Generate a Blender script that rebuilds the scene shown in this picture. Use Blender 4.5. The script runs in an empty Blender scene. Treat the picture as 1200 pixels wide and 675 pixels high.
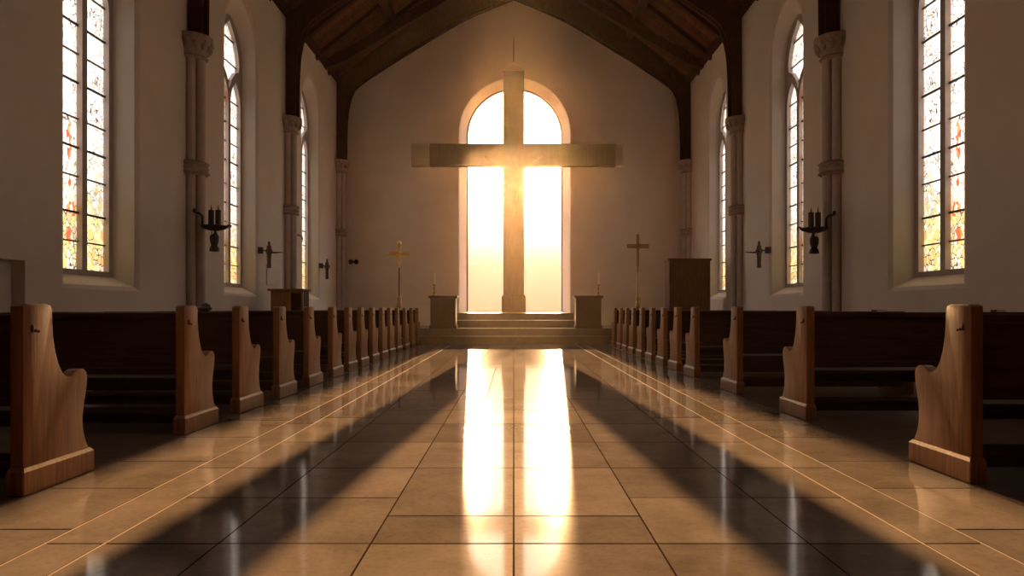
import bpy, bmesh, math, random
from mathutils import Vector, Matrix
from mathutils.geometry import tessellate_polygon

random.seed(7)
PI = math.pi
sc = bpy.context.scene
COL = sc.collection

# ------------------------------------------------------------------ constants (metres; +Y runs up the nave)
HC = 0.985                 # eye height
F = 860.0                  # focal length in pixels of a 1200 px wide frame
WX = 5.72                  # half width of the nave
YE = 24.0                  # end wall
YB = -26.0                  # wall behind the viewer
EAVE = 8.35
SLOPE = 0.80
RIDGE = EAVE + WX * SLOPE

# ------------------------------------------------------------------ materials
def new_mat(name):
    m = bpy.data.materials.new(name)
    m.use_nodes = True
    nt = m.node_tree
    for n in list(nt.nodes):
        nt.nodes.remove(n)
    out = nt.nodes.new('ShaderNodeOutputMaterial')
    return m, nt, out

def N(nt, t, **kw):
    n = nt.nodes.new(t)
    for k, v in kw.items():
        if k.startswith('i_'):
            n.inputs[k[2:].replace('_', ' ')].default_value = v
        else:
            setattr(n, k, v)
    return n

def ramp(nt, fac, stops, interp='LINEAR'):
    r = nt.nodes.new('ShaderNodeValToRGB')
    r.color_ramp.interpolation = interp
    el = r.color_ramp.elements
    el[0].position, el[0].color = stops[0][0], (*stops[0][1], 1)
    el[1].position, el[1].color = stops[-1][0], (*stops[-1][1], 1)
    for p, c in stops[1:-1]:
        e = el.new(p); e.color = (*c, 1)
    nt.links.new(fac, r.inputs['Fac'])
    return r.outputs['Color']

def mapped(nt, scale=(1, 1, 1), coord='Object'):
    tc = N(nt, 'ShaderNodeTexCoord')
    mp = N(nt, 'ShaderNodeMapping')
    mp.inputs['Scale'].default_value = scale
    nt.links.new(tc.outputs[coord], mp.inputs['Vector'])
    return mp.outputs['Vector']

def principled(nt, out, rough=0.6, metal=0.0, spec=0.5):
    b = N(nt, 'ShaderNodeBsdfPrincipled')
    b.inputs['Roughness'].default_value = rough
    b.inputs['Metallic'].default_value = metal
    b.inputs['Specular IOR Level'].default_value = spec
    nt.links.new(b.outputs['BSDF'], out.inputs['Surface'])
    return b

def wood(name, dark, light, grain=(18, 18, 1.2), rough=0.38, bump=0.15, planks=None, spec=0.05):
    m, nt, out = new_mat(name)
    b = principled(nt, out, rough, 0.0, spec)
    v = mapped(nt, grain)
    n1 = N(nt, 'ShaderNodeTexNoise', i_Scale=2.2, i_Detail=6.0, i_Roughness=0.62, i_Distortion=0.6)
    nt.links.new(v, n1.inputs['Vector'])
    c = ramp(nt, n1.outputs['Fac'], [(0.3, dark), (0.5, tuple((a + q) / 2 for a, q in zip(dark, light))), (0.72, light)])
    oi = N(nt, 'ShaderNodeObjectInfo')
    mr = N(nt, 'ShaderNodeMapRange')
    mr.inputs['To Min'].default_value = 0.86
    mr.inputs['To Max'].default_value = 1.14
    nt.links.new(oi.outputs['Random'], mr.inputs['Value'])
    mx = N(nt, 'ShaderNodeMix', data_type='RGBA', blend_type='MULTIPLY')
    mx.inputs['Factor'].default_value = 1.0
    nt.links.new(c, mx.inputs['A']); nt.links.new(mr.outputs['Result'], mx.inputs['B'])
    colour = mx.outputs['Result']
    if planks:
        axis, width = planks
        tc = N(nt, 'ShaderNodeTexCoord')
        sx = N(nt, 'ShaderNodeSeparateXYZ')
        nt.links.new(tc.outputs['Object'], sx.inputs['Vector'])
        d = N(nt, 'ShaderNodeMath', operation='DIVIDE'); d.inputs[1].default_value = width
        nt.links.new(sx.outputs[axis], d.inputs[0])
        fl = N(nt, 'ShaderNodeMath', operation='FLOOR'); nt.links.new(d.outputs[0], fl.inputs[0])
        fr = N(nt, 'ShaderNodeMath', operation='FRACT'); nt.links.new(d.outputs[0], fr.inputs[0])
        wn = N(nt, 'ShaderNodeTexWhiteNoise', noise_dimensions='1D')
        nt.links.new(fl.outputs[0], wn.inputs['W'])
        m2 = N(nt, 'ShaderNodeMapRange'); m2.inputs['To Min'].default_value = 0.7; m2.inputs['To Max'].default_value = 1.3
        nt.links.new(wn.outputs['Value'], m2.inputs['Value'])
        gap = N(nt, 'ShaderNodeMath', operation='GREATER_THAN'); gap.inputs[1].default_value = 0.05
        nt.links.new(fr.outputs[0], gap.inputs[0])
        mm = N(nt, 'ShaderNodeMath', operation='MULTIPLY')
        nt.links.new(m2.outputs['Result'], mm.inputs[0]); nt.links.new(gap.outputs[0], mm.inputs[1])
        mx2 = N(nt, 'ShaderNodeMix', data_type='RGBA', blend_type='MULTIPLY')
        mx2.inputs['Factor'].default_value = 1.0
        nt.links.new(colour, mx2.inputs['A']); nt.links.new(mm.outputs[0], mx2.inputs['B'])
        colour = mx2.outputs['Result']
    nt.links.new(colour, b.inputs['Base Color'])
    bp = N(nt, 'ShaderNodeBump', i_Strength=bump, i_Distance=0.01)
    nt.links.new(n1.outputs['Fac'], bp.inputs['Height'])
    nt.links.new(bp.outputs['Normal'], b.inputs['Normal'])
    return m

def plain(name, c, rough=0.6, metal=0.0, var=0.12, scale=6.0, bump=0.1, spec=0.5):
    m, nt, out = new_mat(name)
    b = principled(nt, out, rough, metal, spec)
    v = mapped(nt)
    n1 = N(nt, 'ShaderNodeTexNoise', i_Scale=scale, i_Detail=7.0, i_Roughness=0.6)
    nt.links.new(v, n1.inputs['Vector'])
    col = ramp(nt, n1.outputs['Fac'], [(0.28, tuple(x * (1 - var) for x in c)), (0.75, tuple(min(1, x * (1 + var)) for x in c))])
    nt.links.new(col, b.inputs['Base Color'])
    bp = N(nt, 'ShaderNodeBump', i_Strength=bump, i_Distance=0.02)
    nt.links.new(n1.outputs['Fac'], bp.inputs['Height'])
    nt.links.new(bp.outputs['Normal'], b.inputs['Normal'])
    return m

M = {}
M['plaster'] = plain('plaster', (0.78, 0.67, 0.57), 0.85, var=0.07, scale=0.9, bump=0.06, spec=0.2)
M['reveal'] = plain('reveal_plaster', (0.80, 0.70, 0.60), 0.85, var=0.05, scale=1.5, bump=0.04, spec=0.2)
M['stone'] = plain('column_stone', (0.58, 0.48, 0.42), 0.75, var=0.12, scale=5, bump=0.15, spec=0.25)
M['carved'] = plain('carved_stone', (0.42, 0.32, 0.26), 0.8, var=0.3, scale=16, bump=0.6, spec=0.25)
M['tracery'] = plain('tracery_stone', (0.42, 0.35, 0.31), 0.75, var=0.1, scale=6, bump=0.1, spec=0.25)
M['step'] = plain('step_stone', (0.17, 0.115, 0.08), 0.5, var=0.15, scale=3.0, bump=0.05)
M['pedestal'] = plain('pedestal_stone', (0.12, 0.066, 0.038), 0.55, var=0.15, scale=4.0)
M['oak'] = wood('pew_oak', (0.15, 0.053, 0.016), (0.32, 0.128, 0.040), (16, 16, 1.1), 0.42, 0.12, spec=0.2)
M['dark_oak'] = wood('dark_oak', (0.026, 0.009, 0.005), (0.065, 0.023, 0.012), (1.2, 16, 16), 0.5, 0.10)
M['beam'] = wood('beam_wood', (0.034, 0.010, 0.0035), (0.085, 0.026, 0.009), (6, 6, 3), 0.8, 0.2, spec=0.15)
M['boards'] = wood('ceiling_boards', (0.065, 0.019, 0.006), (0.15, 0.048, 0.015), (4, 1.0, 4), 0.8, 0.15, spec=0.15, planks=(1, 0.26))
M['cabinet'] = wood('cabinet_wood', (0.13, 0.055, 0.024), (0.24, 0.11, 0.05), (14, 14, 1.0), 0.42, 0.1)
M['cross'] = wood('cross_wood', (0.075, 0.036, 0.018), (0.13, 0.066, 0.036), (10, 10, 0.8), 0.6, 0.2)
M['pale_cross'] = wood('pale_cross_end', (0.34, 0.25, 0.18), (0.44, 0.33, 0.24), (0.8, 10, 10), 0.6, 0.1)
M['figure'] = wood('carved_figure_wood', (0.14, 0.075, 0.04), (0.22, 0.125, 0.07), (8, 8, 2), 0.5, 0.1)
M['iron'] = plain('dark_iron', (0.050, 0.022, 0.015), 0.5, metal=0.2, var=0.3, scale=20)
M['gold'] = plain('aged_gold', (0.80, 0.52, 0.16), 0.32, metal=0.9, var=0.15, scale=20)
M['brass'] = plain('dull_brass', (0.42, 0.24, 0.09), 0.38, metal=0.8, var=0.2, scale=20)
M['wax'] = plain('candle_wax', (0.80, 0.72, 0.58), 0.5, var=0.04)
M['pale'] = plain('pale_board', (0.72, 0.64, 0.56), 0.7, var=0.04)
M['leather'] = plain('dark_leather', (0.06, 0.03, 0.022), 0.5, var=0.3, scale=14)
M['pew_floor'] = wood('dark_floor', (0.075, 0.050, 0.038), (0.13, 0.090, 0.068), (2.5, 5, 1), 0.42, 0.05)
M['grout'] = plain('dark_grout', (0.035, 0.025, 0.02), 0.9, var=0.1, spec=0.0)
M['pale_grout'] = plain('pale_grout', (0.46, 0.38, 0.31), 0.7, spec=0.03, var=0.1)
M['lead'] = plain('lead_came', (0.03, 0.025, 0.022), 0.6, var=0.1)

def floor_stone():
    m, nt, out = new_mat('aisle_stone')
    b = principled(nt, out, 0.2, 0.0, 0.0)
    at = N(nt, 'ShaderNodeAttribute', attribute_name='tone')
    v = mapped(nt, (1, 1, 1))
    n1 = N(nt, 'ShaderNodeTexNoise', i_Scale=2.3, i_Detail=8.0, i_Roughness=0.65, i_Distortion=0.4)
    nt.links.new(v, n1.inputs['Vector'])
    c = ramp(nt, n1.outputs['Fac'], [(0.25, (0.165, 0.138, 0.114)), (0.5, (0.235, 0.197, 0.163)), (0.78, (0.305, 0.257, 0.215))])
    n2 = N(nt, 'ShaderNodeTexNoise', i_Scale=34.0, i_Detail=5.0, i_Roughness=0.7)
    nt.links.new(v, n2.inputs['Vector'])
    s = ramp(nt, n2.outputs['Fac'], [(0.30, (0.80, 0.78, 0.75)), (0.5, (1, 1, 1))])
    mx = N(nt, 'ShaderNodeMix', data_type='RGBA', blend_type='MULTIPLY'); mx.inputs['Factor'].default_value = 1
    nt.links.new(c, mx.inputs['A']); nt.links.new(s, mx.inputs['B'])
    mx2 = N(nt, 'ShaderNodeMix', data_type='RGBA', blend_type='MULTIPLY'); mx2.inputs['Factor'].default_value = 1
    nt.links.new(mx.outputs['Result'], mx2.inputs['A']); nt.links.new(at.outputs['Color'], mx2.inputs['B'])
    nt.links.new(mx2.outputs['Result'], b.inputs['Base Color'])
    n3 = N(nt, 'ShaderNodeTexNoise', i_Scale=1.4, i_Detail=5.0, i_Roughness=0.6)
    nt.links.new(v, n3.inputs['Vector'])
    mr = N(nt, 'ShaderNodeMapRange')
    mr.inputs['From Min'].default_value = 0.3; mr.inputs['From Max'].default_value = 0.7
    mr.inputs['To Min'].default_value = 0.25; mr.inputs['To Max'].default_value = 0.35
    b.inputs['Coat Weight'].default_value = 0.75; b.inputs['Coat Roughness'].default_value = 0.075; b.inputs['Coat IOR'].default_value = 1.45
    nt.links.new(n3.outputs['Fac'], mr.inputs['Value'])
    nt.links.new(mr.outputs['Result'], b.inputs['Roughness'])
    bp = N(nt, 'ShaderNodeBump', i_Strength=0.05, i_Distance=0.004)
    nt.links.new(n2.outputs['Fac'], bp.inputs['Height'])
    nt.links.new(bp.outputs['Normal'], b.inputs['Normal'])
    return m
M['aisle'] = floor_stone()

def stained_glass():
    """leaded glass: pale panes above, golden panes low down, red flowers up the middle of each light"""
    m, nt, out = new_mat('stained_glass')
    L = nt.links
    tc = N(nt, 'ShaderNodeTexCoord')
    sep = N(nt, 'ShaderNodeSeparateXYZ'); L.new(tc.outputs['Object'], sep.inputs['Vector'])
    y, z = sep.outputs['Y'], sep.outputs['Z']
    def math_(op, a, b=None):
        n = N(nt, 'ShaderNodeMath', operation=op)
        for i, q in enumerate((a, b)):
            if q is None: continue
            if isinstance(q, (int, float)): n.inputs[i].default_value = q
            else: L.new(q, n.inputs[i])
        return n.outputs[0]
    mp = N(nt, 'ShaderNodeMapping'); mp.inputs['Scale'].default_value = (0.0, 1.0, 0.62)
    L.new(tc.outputs['Object'], mp.inputs['Vector'])
    wob = N(nt, 'ShaderNodeTexNoise', i_Scale=7.0, i_Detail=2.0)
    L.new(mp.outputs['Vector'], wob.inputs['Vector'])
    mixv = N(nt, 'ShaderNodeMix', data_type='VECTOR'); mixv.inputs['Factor'].default_value = 0.05
    L.new(mp.outputs['Vector'], mixv.inputs[4]); L.new(wob.outputs['Color'], mixv.inputs[5])
    vo = N(nt, 'ShaderNodeTexVoronoi', feature='DISTANCE_TO_EDGE', i_Scale=15.0)
    L.new(mixv.outputs[1], vo.inputs['Vector'])
    vc = N(nt, 'ShaderNodeTexVoronoi', feature='F1', i_Scale=15.0)
    L.new(mixv.outputs[1], vc.inputs['Vector'])
    rnd = N(nt, 'ShaderNodeSeparateColor'); L.new(vc.outputs['Color'], rnd.inputs['Color'])
    # pale panes
    pale = ramp(nt, rnd.outputs[0], [(0.0, (0.92, 0.90, 0.95)), (0.4, (1.0, 0.97, 0.92)), (0.7, (1.0, 0.99, 0.98)), (0.86, (0.95, 0.80, 0.62)), (1.0, (0.80, 0.83, 0.95))])
    gold = ramp(nt, rnd.outputs[1], [(0.0, (0.80, 0.60, 0.20)), (0.3, (0.95, 0.84, 0.46)), (0.5, (0.58, 0.60, 0.24)), (0.68, (0.80, 0.45, 0.16)), (0.8, (0.95, 0.90, 0.72)), (1.0, (0.42, 0.36, 0.2))])
    zz = math_('ADD', z, math_('MULTIPLY', math_('SUBTRACT', rnd.outputs[2], 0.5), 0.9))
    low = N(nt, 'ShaderNodeMapRange'); L.new(zz, low.inputs['Value'])
    low.inputs['From Min'].default_value = 3.0; low.inputs['From Max'].default_value = 2.2
    mg = N(nt, 'ShaderNodeMix', data_type='RGBA'); L.new(low.outputs['Result'], mg.inputs['Factor'])
    L.new(pale, mg.inputs['A']); L.new(gold, mg.inputs['B'])
    # red flower shapes at set heights along each light's middle line
    ay = math_('ABSOLUTE', y)
    off = math_('ADD', y, 0.22)
    red = None
    for (zc, wy, wz) in ((2.36, 0.16, 0.13), (1.98, 0.12, 0.16), (3.15, 0.08, 0.20), (3.42, 0.09, 0.22), (2.75, 0.05, 0.12), (5.45, 0.20, 0.20), (5.95, 0.16, 0.22)):
        dy = math_('DIVIDE', off, wy)
        dz = math_('DIVIDE', math_('SUBTRACT', z, zc), wz)
        d2 = math_('ADD', math_('POWER', math_('ABSOLUTE', dy), 2.0), math_('POWER', math_('ABSOLUTE', dz), 2.0))
        d2 = math_('ADD', d2, math_('MULTIPLY', rnd.outputs[1], 1.1))
        inside = math_('LESS_THAN', d2, 1.0)
        red = inside if red is None else math_('MAXIMUM', red, inside)
    rc = ramp(nt, rnd.outputs[2], [(0.0, (0.55, 0.06, 0.05)), (0.5, (0.80, 0.16, 0.06)), (1.0, (0.86, 0.36, 0.12))])
    mr_ = N(nt, 'ShaderNodeMix', data_type='RGBA'); L.new(red, mr_.inputs['Factor'])
    L.new(mg.outputs['Result'], mr_.inputs['A']); L.new(rc, mr_.inputs['B'])
    # leads, thin and uneven
    n4 = N(nt, 'ShaderNodeTexNoise', i_Scale=3.0, i_Detail=3.0)
    L.new(tc.outputs['Object'], n4.inputs['Vector'])
    wth = N(nt, 'ShaderNodeMapRange'); L.new(n4.outputs['Fac'], wth.inputs['Value'])
    wth.inputs['From Min'].default_value = 0.35; wth.inputs['From Max'].default_value = 0.65
    wth.inputs['To Min'].default_value = 0.006; wth.inputs['To Max'].default_value = 0.065
    came = math_('LESS_THAN', vo.outputs['Distance'], wth.outputs['Result'])
    ml = N(nt, 'ShaderNodeMix', data_type='RGBA'); L.new(came, ml.inputs['Factor'])
    L.new(mr_.outputs['Result'], ml.inputs['A']); ml.inputs['B'].default_value = (0.10, 0.08, 0.07, 1)
    n5 = N(nt, 'ShaderNodeTexNoise', i_Scale=26.0, i_Detail=4.0, i_Roughness=0.7, i_Distortion=1.2)
    L.new(tc.outputs['Object'], n5.inputs['Vector'])
    n6 = N(nt, 'ShaderNodeTexNoise', i_Scale=2.2, i_Detail=2.0)
    L.new(tc.outputs['Object'], n6.inputs['Vector'])
    paint = math_('GREATER_THAN', math_('ADD', n5.outputs['Fac'], math_('MULTIPLY', n6.outputs['Fac'], 0.5)), 0.90)
    mp_ = N(nt, 'ShaderNodeMix', data_type='RGBA'); L.new(math_('MULTIPLY', paint, 0.75), mp_.inputs['Factor'])
    L.new(ml.outputs['Result'], mp_.inputs['A']); mp_.inputs['B'].default_value = (0.22, 0.16, 0.13, 1)
    ml = mp_
    tr = N(nt, 'ShaderNodeBsdfTransparent'); L.new(ml.outputs['Result'], tr.inputs['Color'])
    tl = N(nt, 'ShaderNodeBsdfTranslucent'); L.new(ml.outputs['Result'], tl.inputs['Color'])
    mxs = N(nt, 'ShaderNodeMixShader'); mxs.inputs['Fac'].default_value = 0.7
    L.new(tr.outputs[0], mxs.inputs[1]); L.new(tl.outputs[0], mxs.inputs[2])
    gl = N(nt, 'ShaderNodeBsdfGlossy'); gl.inputs['Roughness'].default_value = 0.15
    mx2 = N(nt, 'ShaderNodeMixShader'); mx2.inputs['Fac'].default_value = 0.04
    L.new(mxs.outputs[0], mx2.inputs[1]); L.new(gl.outputs[0], mx2.inputs[2])
    L.new(mx2.outputs[0], out.inputs['Surface'])
    return m
M['stained'] = stained_glass()

def clear_glass():
    m, nt, out = new_mat('clear_glass')
    tr = N(nt, 'ShaderNodeBsdfTransparent'); tr.inputs['Color'].default_value = (0.98, 0.96, 0.92, 1)
    gl = N(nt, 'ShaderNodeBsdfGlossy'); gl.inputs['Roughness'].default_value = 0.05
    mx = N(nt, 'ShaderNodeMixShader'); mx.inputs['Fac'].default_value = 0.05
    nt.links.new(tr.outputs[0], mx.inputs[1]); nt.links.new(gl.outputs[0], mx.inputs[2])
    nt.links.new(mx.outputs[0], out.inputs['Surface'])
    return m
M['glass'] = clear_glass()

HAZE_DENSITY = 0.00020
HAZE_G = 0.925
def haze_mat():
    m, nt, out = new_mat('sunlit_haze')
    vs = N(nt, 'ShaderNodeVolumeScatter')
    vs.inputs['Color'].default_value = (1.0, 0.78, 0.56, 1)
    vs.inputs['Density'].default_value = HAZE_DENSITY
    vs.inputs['Anisotropy'].default_value = HAZE_G
    nt.links.new(vs.outputs[0], out.inputs['Volume'])
    return m
M['haze'] = haze_mat()

# ------------------------------------------------------------------ mesh builder
class MB:
    def __init__(self):
        self.v, self.f, self.mi = [], [], []
    def add(self, verts, faces, mi=0):
        k = len(self.v)
        self.v += [tuple(p) for p in verts]
        self.f += [tuple(i + k for i in f) for f in faces]
        self.mi += [mi] * len(faces)
        return self
    def box(self, x0, x1, y0, y1, z0, z1, mi=0):
        v = [(x, y, z) for z in (z0, z1) for y in (y0, y1) for x in (x0, x1)]
        return self.add(v, [(0, 2, 3, 1), (4, 5, 7, 6), (0, 1, 5, 4), (2, 6, 7, 3), (0, 4, 6, 2), (1, 3, 7, 5)], mi)
    def frustum(self, b, t, z0, z1, mi=0):
        """b, t = (x0,x1,y0,y1) at z0 and z1"""
        v = [(x, y, z0) for y in b[2:] for x in b[:2]] + [(x, y, z1) for y in t[2:] for x in t[:2]]
        return self.add(v, [(0, 2, 3, 1), (4, 5, 7, 6), (0, 1, 5, 4), (2, 6, 7, 3), (0, 4, 6, 2), (1, 3, 7, 5)], mi)
    def prism(self, loop, axis, a, b, mi=0):
        """closed 2D loop extruded along an axis: axis x -> loop is (y,z); y -> (x,z); z -> (x,y)"""
        def P(p, t):
            return {'x': (t, p[0], p[1]), 'y': (p[0], t, p[1]), 'z': (p[0], p[1], t)}[axis]
        n = len(loop)
        tris = tessellate_polygon([[Vector((p[0], p[1], 0)) for p in loop]])
        v = [P(p, a) for p in loop] + [P(p, b) for p in loop]
        f = [tuple(t) for t in tris] + [tuple(i + n for i in reversed(t)) for t in tris]
        f += [(i, (i + 1) % n, (i + 1) % n + n, i + n) for i in range(n)]
        return self.add(v, f, mi)
    def sheet(self, loops, fn, mi=0):
        """flat sheet with holes; loops are 2D, fn maps (u,v) to 3D"""
        tris = tessellate_polygon([[Vector((p[0], p[1], 0)) for p in l] for l in loops])
        flat = [p for l in loops for p in l]
        return self.add([fn(*p) for p in flat], [tuple(t) for t in tris], mi)
    def band(self, l0, l1, f0, f1, mi=0):
        n = len(l0)
        return self.add([f0(*p) for p in l0] + [f1(*p) for p in l1], [(i, (i + 1) % n, (i + 1) % n + n, i + n) for i in range(n)], mi)
    def plate(self, loops, fa, fb, mi=0):
        """a plate with holes, with thickness between the mappings fa and fb"""
        self.sheet(loops, fa, mi); self.sheet(loops, fb, mi)
        for l in loops:
            self.band(l, l, fa, fb, mi)
        return self
    def lathe(self, prof, c=(0, 0, 0), seg=16, mi=0):
        v, f = [], []
        for r, z in prof:
            for k in range(seg):
                a = 2 * PI * k / seg
                v.append((c[0] + r * math.cos(a), c[1] + r * math.sin(a), c[2] + z))
        for j in range(len(prof) - 1):
            for k in range(seg):
                k2 = (k + 1) % seg
                f.append((j * seg + k, j * seg + k2, (j + 1) * seg + k2, (j + 1) * seg + k))
        f.append(tuple(range(seg - 1, -1, -1)))
        f.append(tuple((len(prof) - 1) * seg + k for k in range(seg)))
        return self.add(v, f, mi)
    def tube(self, pts, rad, seg=8, mi=0):
        pts = [Vector(p) for p in pts]
        rs = rad if isinstance(rad, (list, tuple)) else [rad] * len(pts)
        v, f = [], []
        up = Vector((0, 0, 1))
        for i, p in enumerate(pts):
            t = (pts[min(i + 1, len(pts) - 1)] - pts[max(i - 1, 0)]).normalized()
            a = t.cross(up)
            if a.length < 1e-3: a = t.cross(Vector((0, 1, 0)))
            a.normalize(); b = t.cross(a).normalized()
            for k in range(seg):
                q = 2 * PI * k / seg
                v.append(tuple(p + (a * math.cos(q) + b * math.sin(q)) * rs[i]))
        for j in range(len(pts) - 1):
            for k in range(seg):
                k2 = (k + 1) % seg
                f.append((j * seg + k, j * seg + k2, (j + 1) * seg + k2, (j + 1) * seg + k))
        f.append(tuple(range(seg - 1, -1, -1))); f.append(tuple((len(pts) - 1) * seg + k for k in range(seg)))
        return self.add(v, f, mi)
    def ball(self, c, r, seg=12, ring=8, mi=0):
        rx, ry, rz = r if isinstance(r, (tuple, list)) else (r, r, r)
        v = [(c[0], c[1], c[2] - rz)]; f = []
        for j in range(1, ring):
            a = -PI / 2 + PI * j / ring
            for k in range(seg):
                q = 2 * PI * k / seg
                v.append((c[0] + rx * math.cos(a) * math.cos(q), c[1] + ry * math.cos(a) * math.sin(q), c[2] + rz * math.sin(a)))
        v.append((c[0], c[1], c[2] + rz))
        for k in range(seg):
            f.append((0, 1 + (k + 1) % seg, 1 + k))
        for j in range(ring - 2):
            for k in range(seg):
                a0 = 1 + j * seg + k; a1 = 1 + j * seg + (k + 1) % seg
                f.append((a0, a1, a1 + seg, a0 + seg))
        top = len(v) - 1; s = 1 + (ring - 2) * seg
        for k in range(seg):
            f.append((s + k, s + (k + 1) % seg, top))
        return self.add(v, f, mi)
    def build(self, name, mat, parent=None, bevel=0.0, smooth=None, segs=2, weld=True, bevel_angle=0.6):
        me = bpy.data.meshes.new(name)
        me.from_pydata(self.v, [], self.f)
        mats = mat if isinstance(mat, (list, tuple)) else [mat]
        for m in mats: me.materials.append(m)
        if len(mats) > 1:
            me.polygons.foreach_set('material_index', self.mi)
        bm = bmesh.new(); bm.from_mesh(me)
        if weld: bmesh.ops.remove_doubles(bm, verts=bm.verts, dist=1e-5)
        bmesh.ops.recalc_face_normals(bm, faces=bm.faces)
        if bevel > 0:
            ed = [e for e in bm.edges if len(e.link_faces) == 2 and e.calc_face_angle(0) > bevel_angle]
            bmesh.ops.bevel(bm, geom=ed, offset=bevel, segments=segs, profile=0.6, affect='EDGES', clamp_overlap=True)
        bm.to_mesh(me); bm.free()
        if smooth is not None:
            me.polygons.foreach_set('use_smooth', [True] * len(me.polygons))
            me.set_sharp_from_angle(angle=math.radians(smooth))
        o = bpy.data.objects.new(name, me)
        COL.objects.link(o)
        if parent is not None: o.parent = parent
        return o

def tag(o, label=None, cat=None, group=None, kind=None):
    if label: o['label'] = label
    if cat: o['category'] = cat
    if group: o['group'] = group
    if kind: o['kind'] = kind
    return o

def thing(name, label, cat, loc=(0, 0, 0), rotz=0.0, group=None):
    o = bpy.data.objects.new(name, None)
    o.empty_display_size = 0.2
    COL.objects.link(o)
    o.location = loc; o.rotation_euler = (0, 0, rotz)
    return tag(o, label, cat, group)

def kids(o):
    return [c for c in COL.objects if c.parent == o]

def copy_tree(o, parent=None):
    c = o.copy(); COL.objects.link(c)
    if parent is not None: c.parent = parent
    for ch in kids(o): copy_tree(ch, c)
    return c

def struct(o):
    o['kind'] = 'structure'
    return o

# ------------------------------------------------------------------ outline helpers
def pointed(yc, half, z0, spring, apex, n=14):
    """closed loop of a pointed arch opening; two circular arcs meeting at the apex"""
    rise = apex - spring
    R = (half * half + rise * rise) / (2 * half)
    pts = [(yc - half, z0), (yc + half, z0)]
    amax = math.asin(min(1.0, rise / R))
    for i in range(n + 1):
        a = amax * i / n
        pts.append((yc + half - R + R * math.cos(a), spring + R * math.sin(a)))
    for i in range(n - 1, -1, -1):
        a = amax * i / n
        pts.append((yc - half + R - R * math.cos(a), spring + R * math.sin(a)))
    return pts

def rounded(xc, half, z0, spring, n=32):
    pts = [(xc - half, z0), (xc + half, z0)]
    for i in range(n + 1):
        a = PI * i / n
        pts.append((xc + half * math.cos(a), spring + half * math.sin(a)))
    return pts

# ------------------------------------------------------------------ floor
def build_floor():
    m = MB()
    xs = [-2.55, -1.97, -1.72, -1.24, -0.6, 0.0, 0.6, 1.24, 1.72, 1.97, 2.55]
    base = [-26.0, -20.0, -14.0, -10.0, -8.0, -6.6, -5.2, -3.8, -2.6, -1.4, -0.2, 0.8, 1.6, 2.35, 3.08, 3.83, 4.55, 5.43]
    y = 5.43
    while y < 20.4 - 0.5:
        y += 0.86; base.append(min(y, 20.4))
    if base[-1] < 20.4: base.append(20.4)
    tones = []
    g, gy = 0.004, 0.007
    m.add([(-2.7, YB, -0.003), (2.7, YB, -0.003), (2.7, 20.4, -0.003), (-2.7, 20.4, -0.003)], [(0, 1, 2, 3)], 1)
    tones += [1.0]
    for s in (-1, 1):
        for xl in (1.72, 1.97):
            m.add([(s * xl - 0.006, YB, -0.0015), (s * xl + 0.006, YB, -0.0015), (s * xl + 0.006, 20.4, -0.0015), (s * xl - 0.006, 20.4, -0.0015)], [(0, 1, 2, 3)], 2)
            tones.append(1.0)
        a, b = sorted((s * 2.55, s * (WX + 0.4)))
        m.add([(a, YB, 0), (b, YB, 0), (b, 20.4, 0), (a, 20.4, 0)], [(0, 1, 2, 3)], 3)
        tones.append(1.0)
    for i in range(len(xs) - 1):
        x0, x1 = xs[i], xs[i + 1]
        rows = list(base)
        mid = abs((x0 + x1) / 2)
        if mid < 0.61:
            rows = [3.49 if abs(r - 3.83) < 1e-6 else r for r in rows]
        elif 1.2 < mid < 1.6:
            rows = [r + 0.35 if r > 5.5 and r < 20 else r for r in rows]
        elif 1.6 < mid < 1.9:
            rows = rows[::2] + ([20.4] if rows[::2][-1] < 20.4 else [])
        elif mid > 2:
            rows = [r + 0.2 if 0 < r < 20 else r for r in rows]
        for j in range(len(rows) - 1):
            y0, y1 = rows[j], rows[j + 1]
            cells = [(x0, x1)]
            if x0 == 0.0 and abs(y0 - 4.55) < 1e-6: cells = [(0.0, 0.32), (0.32, 0.6)]
            if x0 == -0.6 and 8.0 < y0 < 12: cells = [(-0.6, -0.3), (-0.3, 0.0)]
            for c0, c1 in cells:
                gg = [0.006 if abs(abs(q) - 1.72) < 1e-6 or abs(abs(q) - 1.97) < 1e-6 else g for q in (c0, c1)]
                dz = [random.uniform(-0.0005, 0.0005) for _ in range(3)]
                m.add([(c0 + gg[0], y0 + gy, dz[0]), (c1 - gg[1], y0 + gy, dz[1]), (c1 - gg[1], y1 - gy, dz[1] + dz[2] - dz[0]), (c0 + gg[0], y1 - gy, dz[2])], [(0, 1, 2, 3)], 0)
                tones.append(random.uniform(0.78, 1.16))
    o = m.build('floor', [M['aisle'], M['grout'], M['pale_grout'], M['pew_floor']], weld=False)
    me = o.data
    at = me.attributes.new('tone', 'FLOAT_COLOR', 'FACE')
    for k, t in enumerate(tones):
        at.data[k].color = (t, t * random.uniform(0.985, 1.01), t * random.uniform(0.97, 1.02), 1)
    return struct(o)
build_floor()

# chancel: two broad steps wall to wall, then two narrower ones up to the foot of the great cross
m = MB()
m.box(-WX - 0.3, WX + 0.3, 20.4, YE + 0.5, -0.02, 0.22)
m.box(-WX - 0.3, WX + 0.3, 20.78, YE + 0.5, 0.20, 0.43)
m.box(-2.25, 2.25, 21.68, YE + 0.5, 0.42, 0.645)
m.box(-1.86, 1.86, 22.60, YE + 0.7, 0.63, 0.862)
struct(m.build('floor_chancel', M['step'], bevel=0.012))

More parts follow.
